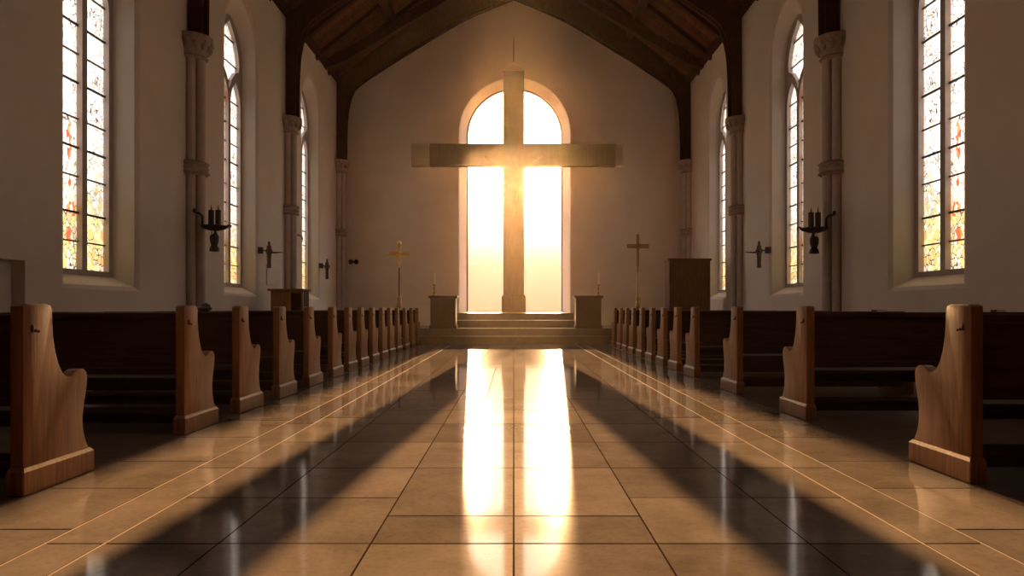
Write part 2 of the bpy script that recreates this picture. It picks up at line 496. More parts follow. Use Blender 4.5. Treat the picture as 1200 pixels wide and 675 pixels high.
# ------------------------------------------------------------------ side walls with splayed lancet openings
WIN_Y = [4.75, 10.25, 15.47, 20.72]
Z_SILL, Z_SPR, Z_APEX = 1.31, 6.50, 7.50
def side_wall(s, name):
    fn = lambda t: (lambda y, z: (s * (WX + t), y, z))
    m = MB()
    outer = [(YB, -0.05), (YE + 0.02, -0.05), (YE + 0.02, EAVE + 0.1), (YB, EAVE + 0.1)]
    holes = []
    for yc in WIN_Y:
        l0 = pointed(yc, 0.97, 1.25, Z_SPR, 7.66)
        l1 = pointed(yc, 0.88, Z_SILL, Z_SPR, 7.50)
        l2 = pointed(yc, 0.70, 1.47, 6.35, 7.16)
        l3 = pointed(yc, 0.75, 1.40, 6.35, 7.22)
        holes.append(l0)
        m.band(l0, l1, fn(0), fn(0.035), 0)
        m.band(l1, l2, fn(0.035), fn(0.30), 1)
        m.band(l2, l3, fn(0.30), fn(0.62), 1)
    if s < 0:
        n = [(7.55, 0.02), (8.59, 0.02), (8.59, 1.55), (7.55, 1.55)]
        holes.append(n)
        m.band(n, n, fn(0), fn(0.19), 0)
        m.sheet([n], fn(0.19), 0)
    m.sheet([outer] + holes, fn(0), 0)
    return struct(m.build(name, [M['plaster'], M['reveal']]))
side_wall(-1, 'wall_left')
side_wall(1, 'wall_right')

# a pale panelled cupboard door standing back in the low recess of the left wall
d = MB().box(-WX - 0.185, -WX - 0.15, 7.57, 8.575, 0.03, 1.53).build('door_1', M['pale'], bevel=0.006)
struct(d)
MB().lathe([(0.008, 0), (0.02, 0.004), (0.028, 0.02), (0.022, 0.035), (0.006, 0.042)], (-WX - 0.128, 8.15, 1.43)).build('door_knob', M['iron'], d, smooth=40)

# ------------------------------------------------------------------ end wall with the round-headed window
EW_BOT, EW_SPR, EW_H = 0.862, 6.72, 1.60
def end_wall():
    fn = lambda t: (lambda x, z: (x, YE + t, z))
    m = MB()
    outer = [(-WX - 0.02, -0.05), (WX + 0.02, -0.05), (WX + 0.02, EAVE + 0.1), (0, RIDGE + 0.1), (-WX - 0.02, EAVE + 0.1)]
    l0 = rounded(0.03, 1.83, EW_BOT - 0.10, EW_SPR)
    l1 = rounded(0.03, 1.80, EW_BOT - 0.08, EW_SPR)
    l2 = rounded(0.03, EW_H, EW_BOT, EW_SPR)
    l3 = rounded(0.03, EW_H, EW_BOT, EW_SPR)
    m.sheet([outer, l0], fn(0), 0)
    m.band(l0, l1, fn(0), fn(0.03), 1)
    m.band(l1, l2, fn(0.03), fn(0.42), 1)
    m.band(l2, l3, fn(0.42), fn(0.62), 1)
    return struct(m.build('wall_end', [M['plaster'], M['reveal']]))
end_wall()
m = MB()
m.sheet([[(-WX - 0.02, -0.05), (WX + 0.02, -0.05), (WX + 0.02, EAVE + 0.1), (0, RIDGE + 0.1), (-WX - 0.02, EAVE + 0.1)]], lambda x, z: (x, YB, z))
struct(m.build('wall_back', M['dark_oak']))

# window in the end wall: slim stone rim, clear panes
m = MB()
m.plate([rounded(0.03, EW_H + 0.01, EW_BOT - 0.01, EW_SPR), rounded(0.03, EW_H - 0.05, EW_BOT + 0.04, EW_SPR)], lambda x, z: (x, YE + 0.44, z), lambda x, z: (x, YE + 0.50, z))
w = struct(m.build('window_1', M['tracery']))
MB().sheet([rounded(0.03, EW_H - 0.04, EW_BOT + 0.03, EW_SPR)], lambda x, z: (x, YE + 0.47, z)).build('pane', M['glass'], w)

# ------------------------------------------------------------------ side windows: tracery, glass, saddle bars
def side_window(s, yc, name):
    root = bpy.data.objects.new(name, None); COL.objects.link(root)
    root.location = (s * (WX + 0.30), yc, 0); struct(root)
    fa = lambda y, z: (-s * 0.03, y, z)
    fb = lambda y, z: (s * 0.10, y, z)
    outer = pointed(0, 0.72, 1.44, 6.35, 7.19)
    holes = []
    for q in (-1, 1):
        holes.append(pointed(q * 0.335, 0.275, 1.53, 5.35, 5.85, 8))
    top = [(0.0, 5.62), (0.12, 5.86), (0.34, 6.06), (0.50, 6.12), (0.55, 6.30), (0.47, 6.55), (0.30, 6.82), (0.0, 7.08)]
    top = top + [(-y, z) for y, z in reversed(top[1:-1])]
    holes.append(top)
    m = MB().plate([outer] + holes, fa, fb)
    m.build('tracery', M['tracery'], root)
    g = MB().sheet([pointed(0, 0.69, 1.49, 6.35, 7.15)], lambda y, z: (s * 0.05, y, z))
    g.build('stained_glass', M['stained'], root)
    b = MB()
    k = 0; z = 1.92
    while z < 6.9:
        hw = 0.61 if z < 6.3 else 0.42
        t = 0.014 if k % 2 else 0.010
        b.box(*sorted((s * 0.02, s * 0.045)), -hw, hw, z - t, z + t)
        z += 0.40 + (0.10 if k % 3 == 1 else 0.0); k += 1
    b.build('saddle_bars', M['lead'], root)
n = 2
for s in (-1, 1):
    for yc in WIN_Y:
        side_window(s, yc, 'window_%d' % n); n += 1

# ------------------------------------------------------------------ ceiling: boarded slopes with rafters and purlins
def zr(x): return EAVE + (WX - abs(x)) * SLOPE
m = MB()
T = 0.12
for s in (-1, 1):
    loop = [(s * (WX + 0.35), zr(WX + 0.35)), (0, RIDGE), (0, RIDGE + 0.18), (s * (WX + 0.35), zr(WX + 0.35) + 0.18)]
    m.prism(loop, 'y', YB - 0.1, YE + 0.6)
ceil = struct(m.build('ceiling', M['boards']))
TR = [YE - 5.5 * k for k in range(0, 3)]            # truss stations 24, 18.5, 13
ys = [YE - 5.5 / 4 * k for k in range(0, 10)]
for y in ys:
    for s in (-1, 1):
        if abs(y - YE) < 0.01: continue
        dpt = 0.16
        loop = [(s * WX, zr(WX) + 0.01), (0, RIDGE + 0.01), (0, RIDGE - dpt), (s * WX, zr(WX) - dpt)]
        MB().prism(loop, 'y', y - 0.09, y + 0.09).build('rafter', M['beam'], ceil, bevel=0.008, segs=1)
for s in (-1, 1):
    for xp in (3.72, 1.92):
        loop = [(s * (xp - 0.09), zr(xp - 0.09) + 0.01), (s * (xp + 0.09), zr(xp + 0.09) + 0.01), (s * (xp + 0.09), zr(xp + 0.09) - 0.25), (s * (xp - 0.09), zr(xp - 0.09) - 0.25)]
        MB().prism(loop, 'y', 9.0, YE - 0.02).build('purlin', M['beam'], ceil, bevel=0.008, segs=1)
    loop = [(s * WX, zr(WX) + 0.01), (s * (WX - 0.16), zr(WX - 0.16) + 0.01), (s * (WX - 0.16), EAVE - 0.06), (s * WX, EAVE - 0.06)]
    MB().prism(loop, 'y', 9.0, YE - 0.02).build('wall_plate', M['beam'], ceil)

# ------------------------------------------------------------------ roof trusses: wall posts and arched braces
def smooth_curve(pts, n=6):
    out = []
    P = [Vector((*p, 0)) for p in pts]
    for i in range(len(P) - 1):
        p0 = P[max(i - 1, 0)]; p1 = P[i]; p2 = P[i + 1]; p3 = P[min(i + 2, len(P) - 1)]
        for k in range(n):
            t = k / n
            q = 0.5 * ((2 * p1) + (p2 - p0) * t + (2 * p0 - 5 * p1 + 4 * p2 - p3) * t * t + (3 * p1 - p0 - 3 * p2 + p3) * t ** 3)
            out.append((q.x, q.y))
    out.append(pts[-1])
    return out
PROFILE = [(5.47, 5.80), (5.45, 6.9), (5.38, 7.55), (5.18, 8.08), (4.5, 8.60), (2.87, 9.63), (1.5, 10.42), (0.0, 11.05)]
def truss(y0, y1, label, base=5.80, prof=PROFILE, mid=None):
    yc = (y0 + y1) / 2
    t = thing('roof_truss', label, 'roof truss', (0, yc, base), 0, 'arched timber trusses across the nave')
    for s in (-1, 1):
        cv = smooth_curve(prof)
        inner = [(s * x, z - base) for x, z in cv]
        outer = [(s * 0.0, RIDGE - 0.02 - base), (s * (WX - 0.02), zr(WX) - 0.02 - base), (s * (WX - 0.02), 0)]
        MB().prism(inner + outer, 'y', y0 - yc, y1 - yc).build('arched_brace', M['beam'], t, smooth=35)
        # moulded roll along the lower edge
        roll = [(s * (x - 0.02 if z < 8 else x), 0, z - base) for x, z in cv]
        MB().tube(roll, 0.055, 8).build('edge_moulding', M['beam'], t, smooth=60)
    return t
truss(YE - 0.35, YE - 0.02, 'dark arched timber truss set against the end wall gable')
truss(18.36, 18.64, 'dark arched timber truss whose posts come down beside the farther side windows')
truss(12.84, 13.16, 'dark timber truss nearest the camera, only its wall posts showing at the top')
# a lighter rib between the last two trusses, from eave to eave
t = thing('roof_rib', 'slim arched timber rib crossing the roof just in front of the end truss', 'roof rib', (0, 22.1, 7.6))
for s in (-1, 1):
    lo = smooth_curve([(5.69, 8.22), (5.2, 8.36), (4.5, 8.75), (2.87, 9.72), (1.5, 10.5), (0.0, 11.15)])
    hi = [(x, z + 0.34) for x, z in lo]
    loop = [(s * x, z - 7.6) for x, z in lo] + [(s * x, z - 7.6) for x, z in reversed(hi)]
    MB().prism(loop, 'y', -0.12, 0.12).build('arched_rib', M['beam'], t, smooth=35)
    for x, z in ((3.72, 9.55), (1.92, 10.6)):
        MB().box(*sorted((s * (x - 0.07), s * (x + 0.07))), -0.08, 0.08, z - 7.6, zr(x) - 7.6).build('strut', M['beam'], t)

# ------------------------------------------------------------------ engaged columns under the trusses
def column(s, y, label):
    t = thing('wall_column', label, 'column', (s * WX, y, 0), 0, 'clustered columns against the side walls')
    q = -s                                      # towards the nave
    for (dx, dy, r) in ((0.17, 0.0, 0.085), (0.06, -0.13, 0.075), (0.06, 0.13, 0.075)):
        MB().lathe([(r, 0.0), (r, 5.38)], (q * dx, dy, 0), 18).build('shaft', M['stone'], t, smooth=50)
    def half_ring(prof, z):
        m = MB()
        v, f = [], []
        seg = 16
        for r, h in prof:
            for k in range(seg + 1):
                a = -PI / 2 + PI * k / seg
                v.append((q * r * math.cos(a) * 1.05, r * math.sin(a), z + h))
        n = seg + 1
        for j in range(len(prof) - 1):
            for k in range(seg):
                f.append((j * n + k, j * n + k + 1, (j + 1) * n + k + 1, (j + 1) * n + k))
        f.append(tuple(range(n))); f.append(tuple((len(prof) - 1) * n + k for k in range(n)))
        return m.add(v, f)
    half_ring([(0.26, 0), (0.30, 0.03), (0.27, 0.07), (0.29, 0.12), (0.27, 0.17), (0.30, 0.21), (0.26, 0.24)], 3.34).build('ring_band', M['carved'], t, smooth=40)
    cap = half_ring([(0.24, 0), (0.28, 0.03), (0.25, 0.06), (0.27, 0.14), (0.33, 0.24), (0.36, 0.30), (0.36, 0.40), (0.32, 0.42)], 5.38).build('capital', M['carved'], t, smooth=40)
    m = MB()
    for k in range(7):
        a = -PI / 2 + PI * (k + 0.5) / 7
        c = (q * 0.32 * math.cos(a), 0.32 * math.sin(a), 5.60)
        m.ball(c, (0.05, 0.05, 0.08), 8, 6)
        m.ball((c[0] * 1.1, c[1] * 1.1, 5.67), (0.035, 0.035, 0.035), 8, 6)
    m.build('leaf_carving', M['carved'], cap, smooth=60)
    half_ring([(0.36, 0), (0.36, 0.20), (0.31, 0.26), (0.33, 0.31), (0.26, 0.36)], 0).build('base', M['stone'], t, smooth=40)
    return t
column(-1, 13.0, 'clustered stone column on the left wall nearest the camera, between two windows')
column(1, 13.0, 'clustered stone column on the right wall nearest the camera, between two windows')
column(-1, 18.5, 'slimmer looking column on the left wall, rising behind the wooden lectern')
column(1, 18.5, 'slimmer looking column on the right wall, left of the tall window')
column(-1, YE - 0.17, 'corner column where the left wall meets the end wall')
column(1, YE - 0.17, 'corner column where the right wall meets the end wall, behind the tall cabinet')

# ------------------------------------------------------------------ pews
END_PROFILE = [(0.0, 0.0), (0.0, 1.0), (0.03, 1.012), (0.20, 1.012), (0.235, 1.0), (0.245, 0.97), (0.247, 0.90), (0.255, 0.82), (0.275, 0.74), (0.305, 0.67), (0.34, 0.62), (0.375, 0.597), (0.405, 0.592), (0.43, 0.60), (0.46, 0.617), (0.50, 0.628), (0.54, 0.626), (0.572, 0.606), (0.584, 0.575), (0.580, 0.53), (0.565, 0.47), (0.545, 0.40), (0.535, 0.33), (0.540, 0.26), (0.560, 0.20), (0.590, 0.15), (0.590, 0.0)]
X0, X1 = 0.0, 2.02           # aisle end to wall end, along the local x of a pew
def make_pew(side):
    """side = -1: pew left of the aisle, runs towards -x; +1 runs towards +x"""
    s = side
    t = thing('pew', 'x', 'pew', (0, 0, 0))
    def span(a, b): return sorted((s * a, s * b))
    for a, b in ((X0, X0 + 0.07), (X1 - 0.07, X1)):
        e = MB().prism(END_PROFILE if a == X0 else [(u, z * 0.93) for u, z in END_PROFILE], 'x', *span(a, b)).build('bench_end', M['oak'], t, bevel=0.012, smooth=40)
        p = MB().box(*span(a - 0.016, b + 0.010), -0.02, 0.63, 0, 0.125)
        p.frustum((*span(a - 0.016, b + 0.010), -0.02, 0.63), (*span(a - 0.002, b + 0.002), -0.004, 0.60), 0.125, 0.15)
        p.build('plinth', M['oak'], e, bevel=0.006, segs=1)
        if a == X0:
            c = MB()
            f = s * -0.002
            c.ball((f, 0.072, 0.880), (0.007, 0.014, 0.022), 10, 6)
            c.ball((f, 0.098, 0.868), (0.006, 0.016, 0.009), 10, 6)
            c.ball((f, 0.122, 0.864), (0.006, 0.014, 0.008), 10, 6)
            c.build('carving', M['dark_oak'], e, smooth=60)
    xa, xb = X0 + 0.068, X1 - 0.068
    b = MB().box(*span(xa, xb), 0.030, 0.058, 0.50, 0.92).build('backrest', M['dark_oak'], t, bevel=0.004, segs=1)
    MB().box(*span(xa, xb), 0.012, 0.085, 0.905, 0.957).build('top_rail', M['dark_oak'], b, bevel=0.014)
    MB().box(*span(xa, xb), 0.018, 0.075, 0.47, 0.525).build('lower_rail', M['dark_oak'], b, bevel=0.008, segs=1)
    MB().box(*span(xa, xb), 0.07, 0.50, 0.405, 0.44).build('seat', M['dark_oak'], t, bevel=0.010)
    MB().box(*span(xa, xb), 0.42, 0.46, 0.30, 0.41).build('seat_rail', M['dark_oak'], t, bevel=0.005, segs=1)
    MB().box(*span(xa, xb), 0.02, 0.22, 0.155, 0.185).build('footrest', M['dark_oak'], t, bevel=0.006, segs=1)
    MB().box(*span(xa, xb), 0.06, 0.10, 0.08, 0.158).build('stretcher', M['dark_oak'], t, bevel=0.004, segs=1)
    return t
ORD = ['nearest the camera', 'second from the camera', 'third from the camera', 'fourth from the camera', 'fifth from the camera', 'sixth from the camera', 'seventh from the camera', 'eighth from the camera',
       'ninth from the camera', 'tenth from the camera', 'eleventh from the camera', 'twelfth from the camera', 'third from the altar steps', 'second from the altar steps', 'nearest the altar steps']
LEFT = [3.86, 5.75, 6.90, 8.07, 9.24, 10.45, 11.47, 12.42, 13.42, 14.42, 15.32, 16.32, 17.50, 18.60, 19.65]
RIGHT = [4.14, 6.46, 8.47, 10.45, 11.58, 12.63, 13.70, 14.80, 15.85, 16.80, 17.75, 18.80]
for side, rows, word in ((-1, LEFT, 'left'), (1, RIGHT, 'right')):
    proto = make_pew(side)
    for i, y in enumerate(rows):
        p = proto if i == 0 else copy_tree(proto)
        p.location = (side * 2.58, y, 0)
        o = ORD[i]
        if side > 0 and i >= len(rows) - 2: o = {2: 'second from the altar steps', 1: 'nearest the altar steps'}[len(rows) - i]
        p['label'] = 'wooden pew with scrolled end, %s, in the %s row' % (o, word)
        p['group'] = 'pews %s of the aisle' % word

# small things left lying on the pew rails
t = thing('bag', 'small dark bag slumped on the top rail of a left pew, under the second window', 'bag', (-3.42, 8.12, 0.964))
m = MB(); m.ball((0, 0, 0.024), (0.085, 0.035, 0.030), 14, 8); m.ball((0.02, 0, 0.05), (0.045, 0.030, 0.030), 12, 8)
m.build('pouch', M['leather'], t, smooth=60)
MB().tube([(-0.05, 0, 0.035), (-0.03, 0, 0.065), (0.02, 0, 0.085), (0.05, 0, 0.045)], 0.005, 6).build('strap', M['leather'], t, smooth=60)
for x, lab in ((3.24, 'small dark prayer book on the second right pew, close to its end'), (4.30, 'small dark prayer book on the second right pew, at the right picture edge')):
    t = thing('prayer_book', lab, 'book', (x, 6.51, 0.957), 0.15, 'prayer books on a right pew rail')
    MB().box(-0.045, 0.045, -0.03, 0.03, 0.003, 0.017).build('pages', M['pale'], t)
    m = MB(); m.box(-0.05, 0.05, -0.034, 0.034, 0, 0.004); m.box(-0.05, 0.05, -0.034, 0.034, 0.016, 0.020); m.box(-0.05, -0.046, -0.034, 0.034, 0.0, 0.02)
    m.build('cover', M['leather'], t)

# ------------------------------------------------------------------ carved figure (one continuous surface)
def capsule(m, a, b, ra, rb, n=6):
    a, b = Vector(a), Vector(b)
    pts = [a.lerp(b, i / n) for i in range(n + 1)]
    m.tube(pts, [ra + (rb - ra) * i / n for i in range(n + 1)], 10)
    m.ball(a, ra, 10, 8); m.ball(b, rb, 10, 8)

def crucified_figure(name, h, mat, parent, origin, detail=True):
    """facing -y, arms spread and raised; h = head-to-feet height, origin = crown of the head's height at z=0"""
    k = h / 1.80
    m = MB()
    def P(x, y, z): return Vector((x * k, y * k, z * k))
    def C(a, b, ra, rb): capsule(m, P(*a), P(*b), ra * k, rb * k)
    # z measured down from the crown
    m.ball(P(0.03, -0.07, -0.12), (0.078 * k, 0.095 * k, 0.115 * k), 14, 10)             # skull, bowed
    m.ball(P(0.035, -0.105, -0.175), (0.055 * k, 0.06 * k, 0.06 * k), 12, 8)             # jaw
    m.ball(P(0.035, -0.168, -0.135), (0.014 * k, 0.018 * k, 0.026 * k), 8, 6)            # nose
    m.ball(P(0.035, -0.158, -0.180), (0.024 * k, 0.010 * k, 0.008 * k), 8, 6)            # mouth
    for s in (-1, 1):
        m.ball(P(0.03 + s * 0.080, -0.06, -0.13), (0.012 * k, 0.022 * k, 0.032 * k), 8, 6)
        m.ball(P(0.035 + s * 0.032, -0.150, -0.108), (0.022 * k, 0.012 * k, 0.008 * k), 8, 6)
    C((0.015, -0.045, -0.20), (0, -0.01, -0.32), 0.055, 0.062)
    m.ball(P(0, -0.015, -0.46), (0.185 * k, 0.115 * k, 0.17 * k), 16, 10)                # chest
    m.ball(P(0, -0.01, -0.66), (0.135 * k, 0.090 * k, 0.16 * k), 16, 10)                 # belly
    m.ball(P(0, -0.01, -0.84), (0.160 * k, 0.105 * k, 0.12 * k), 16, 10)                 # hips
    for s in (-1, 1):
        C((s * 0.10, 0, -0.36), (s * 0.21, 0, -0.33), 0.062, 0.066)
        C((s * 0.21, 0, -0.33), (s * 0.47, 0.02, -0.19), 0.058, 0.042)
        C((s * 0.47, 0.02, -0.19), (s * 0.71, 0.03, -0.05), 0.042, 0.028)
        # palm and five fingers
        C((s * 0.72, 0.03, -0.045), (s * 0.79, 0.02, -0.005), 0.030, 0.032)
        if detail:
            for i, (dz, L) in enumerate(((0.030, 0.075), (0.010, 0.088), (-0.010, 0.082), (-0.028, 0.062))):
                a = (s * (0.80 + 0.004 * i), 0.015, 0.006 + dz)
                b = (s * (0.80 + L * 0.6), -0.005, 0.03 + dz * 1.4)
                c = (s * (0.80 + L * 0.85), -0.035, 0.03 + dz * 1.5)
                C(a, b, 0.0105, 0.010); C(b, c, 0.010, 0.0085)
            C((s * 0.745, 0.01, 0.005), (s * 0.765, -0.02, 0.05), 0.012, 0.011)
            C((s * 0.765, -0.02, 0.05), (s * 0.79, -0.03, 0.07), 0.011, 0.009)
        # legs, knees bent a little to one side
        C((s * 0.085, -0.01, -0.90), (s * 0.075 + 0.03, -0.085, -1.28), 0.088, 0.058)
        C((s * 0.075 + 0.03, -0.085, -1.28), (s * 0.035, -0.02, -1.66), 0.056, 0.036)
        C((s * 0.035, -0.02, -1.66), (s * 0.03, -0.085, -1.79), 0.036, 0.026)
    for v in range(len(m.v)):
        q = m.v[v]; m.v[v] = (q[0] + origin[0], q[1] + origin[1], q[2] + origin[2])
    o = m.build(name, mat, parent, weld=False)
    md = o.modifiers.new('join', 'REMESH'); md.mode = 'VOXEL'; md.voxel_size = 0.013 * k
    sm = o.modifiers.new('soften', 'SMOOTH'); sm.factor = 0.5; sm.iterations = 3
    dg = bpy.context.evaluated_depsgraph_get(); dg.update()
    me = bpy.data.meshes.new_from_object(o.evaluated_get(dg))
    o.modifiers.clear(); o.data = me
    me.polygons.foreach_set('use_smooth', [True] * len(me.polygons))
    if not me.materials: me.materials.append(mat)
    # loincloth
    prof = [(0.150, -0.98), (0.168, -0.93), (0.166, -0.86), (0.150, -0.80), (0.142, -0.78)]
    c = MB()
    seg = 28; v, f = [], []
    for r, z in prof:
        for j in range(seg):
            a = 2 * PI * j / seg
            rr = r * (1 + 0.05 * math.sin(a * 7 + z * 9))
            v.append((origin[0] + k * rr * 1.08 * math.cos(a), origin[1] + k * (rr * 0.80 * math.sin(a) - 0.012), origin[2] + k * z))
    for i in range(len(prof) - 1):
        for j in range(seg):
            f.append((i * seg + j, i * seg + (j + 1) % seg, (i + 1) * seg + (j + 1) % seg, (i + 1) * seg + j))
    c.add(v, f)
    c.tube([(origin[0] + k * 0.15, origin[1] - k * 0.05, origin[2] - k * 0.82), (origin[0] + k * 0.19, origin[1] - k * 0.06, origin[2] - k * 0.92), (origin[0] + k * 0.18, origin[1] - k * 0.05, origin[2] - k * 1.06)], [0.02 * k, 0.03 * k, 0.012 * k], 8)
    c.build('loincloth', mat, o, smooth=60)
    hr = MB()
    hr.ball((origin[0] + 0.03 * k, origin[1] - 0.045 * k, origin[2] - 0.105 * k), (0.090 * k, 0.092 * k, 0.112 * k), 14, 9)
    for s in (-1, 1):
        hr.tube([(origin[0] + k * (0.03 + s * 0.075), origin[1] - 0.03 * k, origin[2] - 0.10 * k), (origin[0] + k * (0.03 + s * 0.085), origin[1] - 0.03 * k, origin[2] - 0.2 * k), (origin[0] + k * (0.02 + s * 0.08), origin[1] - 0.035 * k, origin[2] - 0.30 * k)], [0.03 * k, 0.03 * k, 0.012 * k], 8)
    hr.build('hair', mat, o, smooth=60)
    return o

# ------------------------------------------------------------------ the great cross in front of the window
CY = 22.9
t = thing('altar_cross', 'huge plain wooden cross standing before the bright round-headed window', 'cross', (0, CY, 0.862))
def zc(y): return HC + (362 - y) * (CY) / F - 0.862
sw = 0.325
MB().box(-sw, sw, 0.0, 0.34, 0.0, zc(83)).build('upright', M['cross'], t, bevel=0.02)
MB().box(-2.63, 3.20, 0.02, 0.32, zc(194), zc(168)).build('crossbeam', M['cross'], t, bevel=0.02)
for a, b in ((-3.20, -2.625), (3.195, 3.43)):
    tag(MB().box(a, b, 0.02, 0.32, zc(194), zc(168)).build('beam_end', M['pale_cross'], t, bevel=0.02), 'paler end block of the crossbeam')
m = MB().box(-0.375, 0.375, -0.06, 0.40, 0.0, 0.50)
m.frustum((-0.375, 0.375, -0.06, 0.40), (-0.33, 0.33, -0.005, 0.345), 0.50, 0.57)
m.build('foot_block', M['cross'], t, bevel=0.01)
m = MB().frustum((-0.33, 0.33, 0.0, 0.34), (-0.03, 0.03, 0.14, 0.20), zc(83), zc(71))
m.build('cap', M['pale_cross'], t)
MB().tube([(0, 0.17, zc(71) - 0.02), (0, 0.17, zc(52)), (0, 0.17, zc(40))], [0.018, 0.012, 0.004], 8).build('finial_rod', M['iron'], t)
crucified_figure('carved_figure', 1.86, M['figure'], t, (0, -0.13, zc(186) + 0.0))

# ------------------------------------------------------------------ pedestals and candlesticks flanking the steps
def pedestal(x, label):
    t = thing('pedestal', label, 'pedestal', (x, 21.10, 0.43), 0, 'square pedestals beside the altar steps')
    MB().box(-0.36, 0.36, -0.27, 0.27, 0.0, 0.85).build('body', M['pedestal'], t, bevel=0.012)
    m = MB().box(-0.39, 0.39, -0.29, 0.29, 0.85, 0.875); m.box(-0.415, 0.415, -0.31, 0.31, 0.875, 0.93)
    m.build('top_slab', M['pedestal'], t, bevel=0.010)
    MB().box(-0.385, 0.385, -0.285, 0.285, 0.0, 0.09).build('base', M['pedestal'], t, bevel=0.010)
    return t
pedestal(-2.01, 'square brown pedestal left of the altar steps, carrying one candle')
pedestal(2.13, 'square brown pedestal right of the altar steps, carrying one candle')
def candlestick(x, lab):
    t = thing('candlestick', lab, 'candlestick', (x, 21.10, 1.36), 0, 'candlesticks on the pedestals')
    MB().lathe([(0.085, 0), (0.085, 0.018), (0.055, 0.035), (0.03, 0.06)], seg=16).build('foot', M['brass'], t, smooth=40)
    MB().lathe([(0.024, 0.055), (0.04, 0.09), (0.020, 0.13), (0.018, 0.19), (0.036, 0.225), (0.018, 0.26), (0.022, 0.29), (0.055, 0.315), (0.055, 0.325), (0.02, 0.335)], seg=16).build('stem', M['brass'], t, smooth=40)
    c = MB().lathe([(0.024, 0.325), (0.022, 0.66), (0.012, 0.675)], seg=14).build('candle', M['wax'], t, smooth=40)
    MB().tube([(0, 0, 0.67), (0.003, 0, 0.70)], 0.003, 6).build('wick', M['iron'], c)
candlestick(-2.28, 'brass candlestick with a tall pale candle on the left pedestal')
candlestick(2.44, 'brass candlestick with a tall pale candle on the right pedestal')

# ------------------------------------------------------------------ processional crosses
def pole_cross(x, y, lab, gold):
    t = thing('processional_cross', lab, 'processional cross', (x, y, 0.43))
    mm = M['gold'] if gold else M['brass']
    z = lambda py: HC + (362 - py) * y / F - 0.43
    MB().lathe([(0.26, 0), (0.26, 0.04), (0.20, 0.07), (0.10, 0.12), (0.07, 0.18), (0.05, 0.24)], seg=20).build('base', M['brass'], t, smooth=40)
    MB().lathe([(0.05, 0.23), (0.030, 0.4), (0.030, z(362))], seg=12).build('lower_pole', M['cabinet'], t, smooth=40)
    MB().lathe([(0.030, z(362)), (0.075, z(360)), (0.09, z(357)), (0.05, z(354)), (0.065, z(351)), (0.075, z(349.5)), (0.03, z(346.5))], seg=16).build('knop', M['brass'], t, smooth=50)
    MB().lathe([(0.030, z(347)), (0.026, z(312))], seg=12).build('upper_pole', M['brass'] if not gold else M['cabinet'], t, smooth=40)
    if gold:
        m = MB().box(-0.055, 0.055, -0.02, 0.02, z(313), z(287)); m.box(-0.30, 0.30, -0.02, 0.02, z(299.5), z(295.5))
        for s in (-1, 1): m.ball((s * 0.30, 0, z(297.5)), (0.05, 0.03, 0.065), 10, 8)
        c = m.build('cross_head', mm, t, bevel=0.006, segs=1)
        MB().ball((0, 0, z(285)), 0.07, 14, 10).build('finial', mm, t, smooth=60)
        crucified_figure('gold_figure', 0.50, mm, c, (0, -0.045, z(294.5)), detail=False)
    else:
        m = MB().box(-0.045, 0.045, -0.022, 0.022, z(313), z(274.5)); m.box(-0.33, 0.33, -0.022, 0.022, z(291), z(286))
        m.build('cross_head', mm, t, bevel=0.006, segs=1)
        MB().lathe([(0.028, z(320)), (0.05, z(316)), (0.03, z(312))], seg=12).build('collar', mm, t, smooth=50)
    return t
pole_cross(-3.43, 22.0, 'tall processional cross with a gold crucified figure, left of the steps', True)
pole_cross(3.72, 22.0, 'tall plain bronze processional cross, right of the steps', False)

# ------------------------------------------------------------------ tall cabinet on the right, lectern on the left
t = thing('tall_cabinet', 'tall plain brown wooden cabinet standing in the right corner before the end wall', 'cabinet', (4.74, 20.05, 0))
MB().box(-0.55, 0.55, -0.30, 0.30, 0.0, 2.30).build('body', M['cabinet'], t, bevel=0.01)
MB().box(-0.585, 0.585, -0.33, 0.33, 2.28, 2.345).build('cornice', M['cabinet'], t, bevel=0.012)
MB().box(-0.57, 0.57, -0.32, 0.32, 0.0, 0.14).build('plinth', M['cabinet'], t, bevel=0.008)
MB().box(-0.46, 0.46, -0.318, -0.298, 0.22, 2.20).build('front_panel', M['cabinet'], t, bevel=0.012)
t = thing('lectern', 'brown wooden lectern with a lipped top standing by the left wall column', 'lectern', (-5.06, 16.6, 0))
MB().box(-0.36, 0.06, -0.24, 0.24, 0.0, 1.40).build('body', M['cabinet'], t, bevel=0.01)
m = MB(); L = [(0.06, 0.09, -0.24, 0.24)]
m.plate([[(0.05, 0.0), (0.36, 0.0), (0.36, 1.40), (0.05, 1.40)], [(0.085, 0.08), (0.325, 0.08), (0.325, 1.34), (0.085, 1.34)]], lambda x, z: (x, -0.245, z), lambda x, z: (x, -0.19, z))
tag(m.build('door_frame', M['oak'], t), 'lighter frame around the dark side opening')
MB().box(0.05, 0.36, -0.19, 0.24, 0.0, 1.40).build('door_panel', M['dark_oak'], t)
MB().box(-0.42, 0.40, -0.29, 0.28, 1.39, 1.435).build('top', M['cabinet'], t, bevel=0.01)
# pale narrow notice board on the wall above the lectern
t = tag(MB().box(-WX - 0.005, -WX + 0.03, 16.95, 17.55, 1.55, 2.02).build('notice_board', M['plaster'], bevel=0.006), 'narrow pale board fixed to the left wall just above the lectern', 'notice board')

